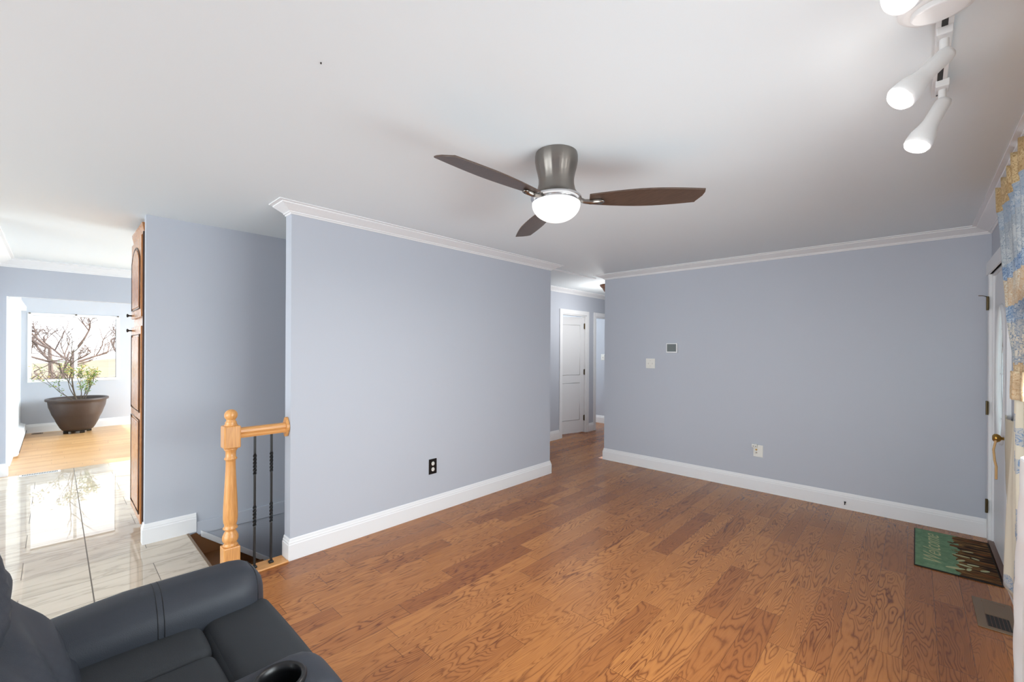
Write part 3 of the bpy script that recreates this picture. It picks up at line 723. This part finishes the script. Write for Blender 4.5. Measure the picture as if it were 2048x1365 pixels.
for (p, b2) in heads:
    P = Vector(p); Q = Vector(b2); d = (Q-P).normalized(); L = (Q-P).length
    hd = MB().box(p[0]-.018, p[0]+.018, p[1]-.035, p[1]+.03, H-.045, H-.02).build('adapter', 'lamp_white', tk, bevel=.003)
    MB().cyl((p[0], p[1], H-.045), (p[0], p[1], p[2]), .011).build('stem', 'lamp_white', hd, smooth=False, auto=40)
    S0 = P-d*.015
    LL = L+.015
    body = MB().lathe([(.010, -.006), (.020, .0), (.0235, .012), (.024, LL*.45), (.028, LL*.58), (.038, LL*.74), (.041, LL*.90), (.040, LL-.006), (.034, LL-.006)], S0, 28, d).build('lamp_head', 'lamp_white', hd, smooth=True)
    MB().lathe([(.036, LL-.007), (.034, LL+.002), (.024, LL+.006), (.001, LL+.008)], S0, 28, d).build('bulb', 'bulb_glow', body, smooth=True)
    ll = bpy.data.lights.new('spot_lamp', 'POINT'); ll.energy = .7; ll.shadow_soft_size = .03; ll.color = (1, .97, .93)
    lo_ = bpy.data.objects.new('spot_lamp', ll); col.objects.link(lo_); lo_.location = Q+d*.045

# hall lamp, and an added fill in the bedroom
hp = bpy.data.lights.new('hall_lamp', 'POINT'); hp.energy = 17; hp.shadow_soft_size = .08; hp.color = (1, .97, .92)
hpo = bpy.data.objects.new('hall_lamp', hp); col.objects.link(hpo); hpo.location = (-3.39, 5.78, 1.95)
bp_ = bpy.data.lights.new('bedroom_fill', 'POINT'); bp_.energy = 40; bp_.shadow_soft_size = .1; bp_.color = (.95, 1, 1)  # unseen source added to brighten the hall and its doorways
bpo = bpy.data.objects.new('bedroom_fill', bp_); col.objects.link(bpo); bpo.location = (-5.6, 6.3, 2.2)
hl = thing('hall_ceiling_light', 'bronze flush ceiling light in the hall, half hidden by the wall corner', 'ceiling light', (-3.39, 5.78, H))
MB().lathe([(.15, H-.001), (.155, H-.012), (.135, H-.035), (.12, H-.05)], (-3.39, 5.78, 0), 40).build('rim', 'bronze', hl, auto=30)
MB().lathe([(.118, H-.05), (.09, H-.10), (.05, H-.125), (.01, H-.13)], (-3.39, 5.78, 0), 40).build('shade', 'bronze', hl, smooth=True)
MB().lathe([(.012, H-.13), (.014, H-.14), (.004, H-.155)], (-3.39, 5.78, 0), 16).build('finial', 'bronze', hl, smooth=True)
tag(MB().cyl((-1.489, .621, H), (-1.489, .621, H-.005), .0024, n=10).build('ceiling_pin', 'dark_slot', origin=(-1.489, .621, H)), 'tiny dark pin in the bare ceiling left of the fan', 'pin')

# ------------------------------------------------------------------ wall devices
def plate_x(x, y0, y1, z0, z1): return MB().box(x, x+.006, y0, y1, z0, z1)
ol = thing('wall_outlet', 'black wall plate with two white sockets low on the centre wall', 'outlet', (XA, 2.30, .41))
plate_x(XA, 2.2595, 2.343, .345, .478).build('plate', 'black_plastic', ol, bevel=.002)
for z in (.386, .437): 
    so_ = MB().lathe([(.0172, 0), (.0172, .003), (.0155, .004)], (XA+.006, 2.301, z), 20, (1, 0, 0), sy=.9).build('socket', 'white_plastic', ol)
    so_['label'] = 'white socket'
    MB().box(XA+.0095, XA+.0108, 2.2945, 2.2965, z-.001, z+.009).box(XA+.0095, XA+.0108, 2.3055, 2.3075, z-.001, z+.009).cyl((XA+.0095, 2.301, z-.009), (XA+.0108, 2.301, z-.009), .0025).build('slot', 'dark_slot', so_)
MB().cyl((XA+.006, 2.301, .4115), (XA+.0072, 2.301, .4115), .003).build('screw', 'nickel', ol)
sw = thing('light_switch', 'white double light switch plate on the back wall near the hall', 'switch', (-2.362, YB, 1.29))
MB().box(-2.422, -2.306, YB-.006, YB, 1.229, 1.348).build('plate', 'white_plastic', sw, bevel=.002)
for x in (-2.39, -2.34):
    MB().box(x-.005, x+.005, YB-.018, YB-.005, 1.279, 1.297).build('toggle', 'white_plastic', sw, bevel=.002)
for z in (1.254, 1.32): MB().box(-2.367, -2.363, YB-.0072, YB-.006, z, z+.004).build('screw', 'nickel', sw)
th = thing('thermostat', 'small thermostat with grey screen in a white frame on the back wall', 'thermostat', (-2.093, YB, 1.42))
MB().box(-2.160, -2.028, YB-.024, YB, 1.42, 1.535).build('case', 'white_trim', th, bevel=.004)
MB().box(-2.148, -2.040, YB-.0255, YB-.023, 1.436, 1.524).build('screen', 'screen_grey', th)
cx = thing('cable_plate', 'white wall plate with a brass fitting low on the back wall', 'wall plate', (-1.185, YB, .35))
MB().box(-1.228, -1.140, YB-.006, YB, .352, .475).build('plate', 'white_plastic', cx, bevel=.002)
MB().lathe([(.009, 0), (.009, .006), (.0055, .007), (.0055, .018)], (-1.200, YB-.006, .425), 12, (0, -1, 0)).build('connector', 'brass', cx)
MB().lathe([(.008, 0), (.008, .006), (.005, .007), (.005, .014)], (-1.200, YB-.006, .395), 12, (0, -1, 0)).build('connector', 'nickel', cx)
MB().box(-1.238, -1.190, YB-.032, YB-.006, .448, .484).build('adapter', 'white_plastic', cx, bevel=.004)
MB().box(-1.230, -1.212, YB-.0335, YB-.031, .462, .467).box(-1.204, -1.197, YB-.0335, YB-.031, .46, .468).build('adapter_slot', 'dark_slot', cx)
cs = MB().tube([(-.467, YB-.015, .064), (-.467, YB-.030, .066), (-.466, YB-.036, .058), (-.468, YB-.034, .045)], .0035, 8).lathe([(.007, 0), (.007, .004)], (-.467, YB-.015, .064), 12, (0, -1, 0)).box(-.473, -.459, YB-.033, YB-.026, .069, .073)
tag(cs.build('cable_stub', 'black_iron', origin=(-.467, YB-.015, .064), smooth=True), 'short black cable end poking out of the back baseboard', 'cable')
s2 = thing('light_switch', 'white switch plate on the pale wall beyond the hall doorway', 'switch', (-4.49, 7.4, 1.24))
MB().box(-4.53, -4.455, 7.394, 7.4, 1.24, 1.36).build('plate', 'white_plastic', s2, bevel=.002)
MB().box(-4.497, -4.487, 7.382, 7.395, 1.29, 1.31).build('toggle', 'white_plastic', s2)

# ------------------------------------------------------------------ floor vent and doormat
fv = thing('floor_register', 'tan metal floor vent on the oak floor by the long curtain', 'floor vent', (.32, 3.55, 0))
MB().box(.248, .402, 3.365, 3.745, 0, .005).build('frame', 'register_tan', fv, bevel=.002)
MB().box(.288, .372, 3.545, 3.705, .0048, .0065).box(.284, .376, 3.705, 3.712, .0048, .0075).build('damper', 'register_tan', fv)
b_ = MB().box(.286, .374, 3.395, 3.535, .0045, .0056); b_.build('opening', 'dark_slot', fv)
b_ = MB()
for k in range(6): b_.box(.287+.0152*k, .2895+.0152*k, 3.395, 3.535, .0055, .0062)
b_.build('grille', 'bronze', fv)
dm = thing('doormat', 'green and brown printed welcome mat on the floor in front of the white door', 'doormat', (.2, 4.43, 0))
MB().box(-.002, .405, 4.015, 4.845, 0, .007).build('backing', 'mat_rubber', dm, bevel=.002)

fc = bpy.data.curves.new('welcome', 'FONT'); fc.body = 'Welcome'; fc.size = .17; fc.shear = .5; fc.extrude = .0006; fc.align_x = 'CENTER'; fc.offset = -.0012
tmpo = bpy.data.objects.new('tmp', fc); col.objects.link(tmpo)
dg = bpy.context.evaluated_depsgraph_get(); me = bpy.data.meshes.new_from_object(tmpo.evaluated_get(dg)); bpy.data.objects.remove(tmpo)
mat('mat_letters', (176, 178, 136), .8)
me.materials.clear(); me.materials.append(M['mat_letters'])
wo = bpy.data.objects.new('lettering', me); col.objects.link(wo); wo.parent = dm; wo.location = (-.062, 0, .0092); wo.rotation_euler = (0, 0, R(90)); wo.scale = (.95, .8, 1)
b_ = MB().box(.004, .398, 4.022, 4.838, .006, .0085); b_.mi = 1
for (x, y, a, l, w_) in [(.20, 4.13, 20, .05, .017), (.25, 4.22, -15, .035, .014), (.235, 4.30, 50, .03, .012), (.265, 4.16, 75, .028, .011), (.29, 4.26, 10, .03, .012), (.34, 4.20, 40, .028, .012), (.31, 4.40, -30, .022, .010), (.24, 4.40, -5, .045, .010), (.28, 4.52, 10, .03, .008)]:
    b_.prism([(x+l*_m.cos(t*_m.pi/8)*_m.cos(R(a))-w_*_m.sin(t*_m.pi/8)*_m.sin(R(a)), y+l*_m.cos(t*_m.pi/8)*_m.sin(R(a))+w_*_m.sin(t*_m.pi/8)*_m.cos(R(a)), .0084) for t in range(16)], (0, 0, .0012))
b_.build('printed_face', ['mat_print', 'mat_letters'], dm)

# ------------------------------------------------------------------ curtains
def lerp(t, tab):
    for (a, va), (b2, vb) in zip(tab[:-1], tab[1:]):
        if t <= b2: return va+(vb-va)*(t-a)/(b2-a)
    return tab[-1][1]
EDGE = [(.10, 3.30), (.28, 3.33), (.7, 3.27), (1.1, 3.12), (1.24, 3.04), (1.36, 3.00), (1.45, 3.06), (1.62, 3.26), (1.84, 3.46), (2.1, 3.62), (2.2, 3.68), (2.24, 3.76), (2.40, 3.81)]
FARE = [(.10, 2.55), (.7, 2.62), (1.1, 2.74), (1.3, 2.80), (1.45, 2.70), (1.62, 2.4), (1.75, 1.4), (1.84, 1.0), (2.1, .6), (2.40, .4)]  # upper rows stretch out of view, added to screen the ceiling from window light
ct = thing('window_curtain', 'cream curtain with tan heading and blue print hanging tied back by the front window', 'curtain', (.33, 2.9, .25))
def cfn(z0, z1, xb, amp, folds, scal=0, ph=0, top=0, far=FARE, edge=EDGE):
    def f(u, v):
        z = z0+(z1-z0)*v
        ye, yf = lerp(z, edge), lerp(z, far); y = ye+(yf-ye)*u
        s_ = u*folds*2*_m.pi+ph
        a = amp*(1+.25*_m.sin(u*9+z*2))*.85
        x = xb+a*_m.sin(s_)+.3*a*_m.sin(s_*2.3+z*3)
        zz = z
        if scal: zz = z+(1-v)*scal*(abs(_m.sin(s_*.5))-.5)
        if top: zz += v**6*top*(2*abs(_m.sin(s_*.5))-1)
        return (x, y, zz)
    return f
MB().grid(cfn(1.36, 2.385, .345, .020, 17, top=.012), 420, 34).build('upper_panel', 'curtain_upper', ct, smooth=True, solid=.003)
MB().grid(cfn(.30, 1.26, .345, .020, 4, scal=.06), 140, 30).build('lower_panel', 'curtain_lower', ct, smooth=True, solid=.003)
MB().grid(cfn(1.25, 1.375, .340, .026, 4), 100, 8).build('tie_band', 'curtain_upper', ct, smooth=True, solid=.006)
MB().cyl((.375, 3.80, 2.34), (.375, .3, 2.34), .012).build('rod', 'white_trim', ct)
bc = thing('door_side_curtain', 'narrow cream curtain with scalloped edge hanging behind the tied curtain', 'curtain', (.385, 3.8, .14))
def bcf(u, v):
    z = .17+.90*v; ye = lerp(v, [(0, 3.62), (.1, 3.70), (.4, 3.86), (.7, 3.96), (1.0, 3.97)])+.018*abs(_m.sin(z*16)); yf = 3.2
    return (.396+.008*_m.sin(u*14+z), ye+(yf-ye)*u, z+.02*_m.sin(u*20)*(1-v))
MB().grid(bcf, 60, 60).build('panel', 'cream_cloth', bc, smooth=True, solid=.003)
MB().tube([(.356, 3.90, .92), (.35, 3.93, .86), (.352, 3.90, .80), (.355, 3.86, .77), (.352, 3.83, .70)], .006, 8)  .build('trim_cord', 'tan_cloth', bc, smooth=True)
sc_ = thing('sheer_curtain', 'white scalloped sheer curtain reaching the floor at the right edge', 'curtain', (.35, 2.7, .05))
def scf(u, v):
    z = .06+1.0*v; ye = lerp(v, [(0, 2.70), (.15, 2.76), (.45, 2.73), (.7, 2.64), (1, 2.54)])+.03*abs(_m.sin(z*17)); yf = 1.9
    return (.303+.011*_m.sin(u*26+z*2), ye+(yf-ye)*u, z+.03*abs(_m.sin(u*14))*(1-v)**3)
MB().grid(scf, 120, 70).build('panel', 'sheer_white', sc_, smooth=True, solid=.003)

# ------------------------------------------------------------------ recliner
rc = thing('recliner', 'dark slate leather recliner with cup holder in its arm in the front left corner', 'armchair', (-1.6, .2, 0))
def soft(name, m, parent, *a, **k):
    o = rbox(MB(), *a, **k).build(name, m, parent); return weld(o)
# arms: rounded tops, sinking a little towards the back
def armfn(xc, inward):
    def f(p):
        t = (p.z-.15)/.45
        q = p.copy(); q.z += -.05*max(0, .15-p.y)*2*max(0, t)
        q.x = xc+(p.x-xc)*(1+.10*max(0, t)*(1 if True else 0))
        return q
    return f
arm0 = soft('arm', 'leather', rc, -2.035, -1.815, -.38, .565, .03, .615, .085, n=10, puff=.012, fn=armfn(-1.925, 1))
ar = soft('arm', 'leather', rc, -1.315, -1.055, -.38, .545, .03, .605, .085, n=10, puff=.010, fn=armfn(-1.185, -1))
cutter = MB().cyl((-1.178, .395, .50), (-1.178, .395, .70), .052, n=40).build('cutter', 'leather')
bo = ar.modifiers.new('hole', 'BOOLEAN'); bo.operation = 'DIFFERENCE'; bo.object = cutter; bo.solver = 'EXACT'
bpy.context.view_layer.update()
me2 = bpy.data.meshes.new_from_object(ar.evaluated_get(bpy.context.evaluated_depsgraph_get()))
ar.modifiers.clear(); ar.data = me2; bpy.data.objects.remove(cutter)
for p in me2.polygons: p.use_smooth = True
me2.set_sharp_from_angle(angle=R(50))
soft('front_panel', 'leather', rc, -1.83, -1.30, .47, .60, .06, .455, .05, puff=.008)
soft('seat_base', 'leather', rc, -1.84, -1.29, -.30, .50, .05, .40, .03)
soft('front_cushion', 'seat_fabric', rc, -1.86, -1.275, .355, .575, .34, .495, .035, n=10, puff=.012)
for a, c in ((-1.86, -1.632), (-1.628, -1.30)):
    soft('seat_cushion', 'seat_fabric', rc, a, c, -.12, .352, .34, .497, .03, n=8, puff=.012)
def backfn(p):
    q = p.copy(); t = (p.z-.42); q.y = p.y-.40*max(0, t)-.0
    return q
def wrinkle(p):
    q = backfn(p); q.y += .012*_m.sin(p.z*42+p.x*22+2*_m.sin(p.x*9))*min(1, abs(p.x+1.15)*2); return q
soft('backrest_frame', 'leather', rc, -1.99, -1.11, -.33, -.07, .30, 1.00, .07, n=10, puff=.01, fn=backfn)
soft('back_cushion', 'leather', rc, -1.90, -1.20, -.20, .075, .45, .80, .085, n=14, puff=.03, fn=wrinkle)
soft('back_cushion', 'leather', rc, -1.90, -1.20, -.22, .075, .76, 1.06, .10, n=14, puff=.035, fn=wrinkle)
# stitched seams
def seam(pts, r=.0022, parent=rc): return MB().tube(pts, r, 5).build('seam', 'seam', parent, smooth=True)
from mathutils.bvhtree import BVHTree
bmt = bmesh.new(); bmt.from_mesh(arm0.data); bvh = BVHTree.FromBMesh(bmt); aoff = world_off(rc)
for yy in (.235, .252):
    pts = []
    for a in range(12, 172, 6):
        hit = bvh.ray_cast(Vector((-1.925, yy, .47))-aoff, Vector((_m.cos(R(a)), 0, _m.sin(R(a)))), 1)
        if hit[0]: pts.append(hit[0]+aoff-Vector((_m.cos(R(a)), 0, _m.sin(R(a))))*.0004)
    seam(pts, .0019)
pts = []
for a in range(4, 177, 6):
    hit = bvh.ray_cast(Vector((-1.925, .535, .47))-aoff, Vector((_m.cos(R(a)), 0, _m.sin(R(a)))), 1)
    if hit[0]: pts.append(hit[0]+aoff)
seam(pts, .0026)
bmt.free()
hd = MB().tube([(-1.868, .358, .488), (-1.872, .356, .520), (-1.874, .366, .530), (-1.884, .424, .530), (-1.884, .436, .520), (-1.882, .436, .495)], .0065, 8).build('recline_handle', 'black_iron', rc, smooth=True)
ch = MB().lathe([(.062, .606), (.064, .616), (.058, .622), (.0505, .619), (.049, .60), (.046, .54), (.044, .515), (.001, .515)], (-1.178, .395, 0), 32, capa=False, capb=False).build('cup_holder', 'black_plastic', rc, smooth=True)
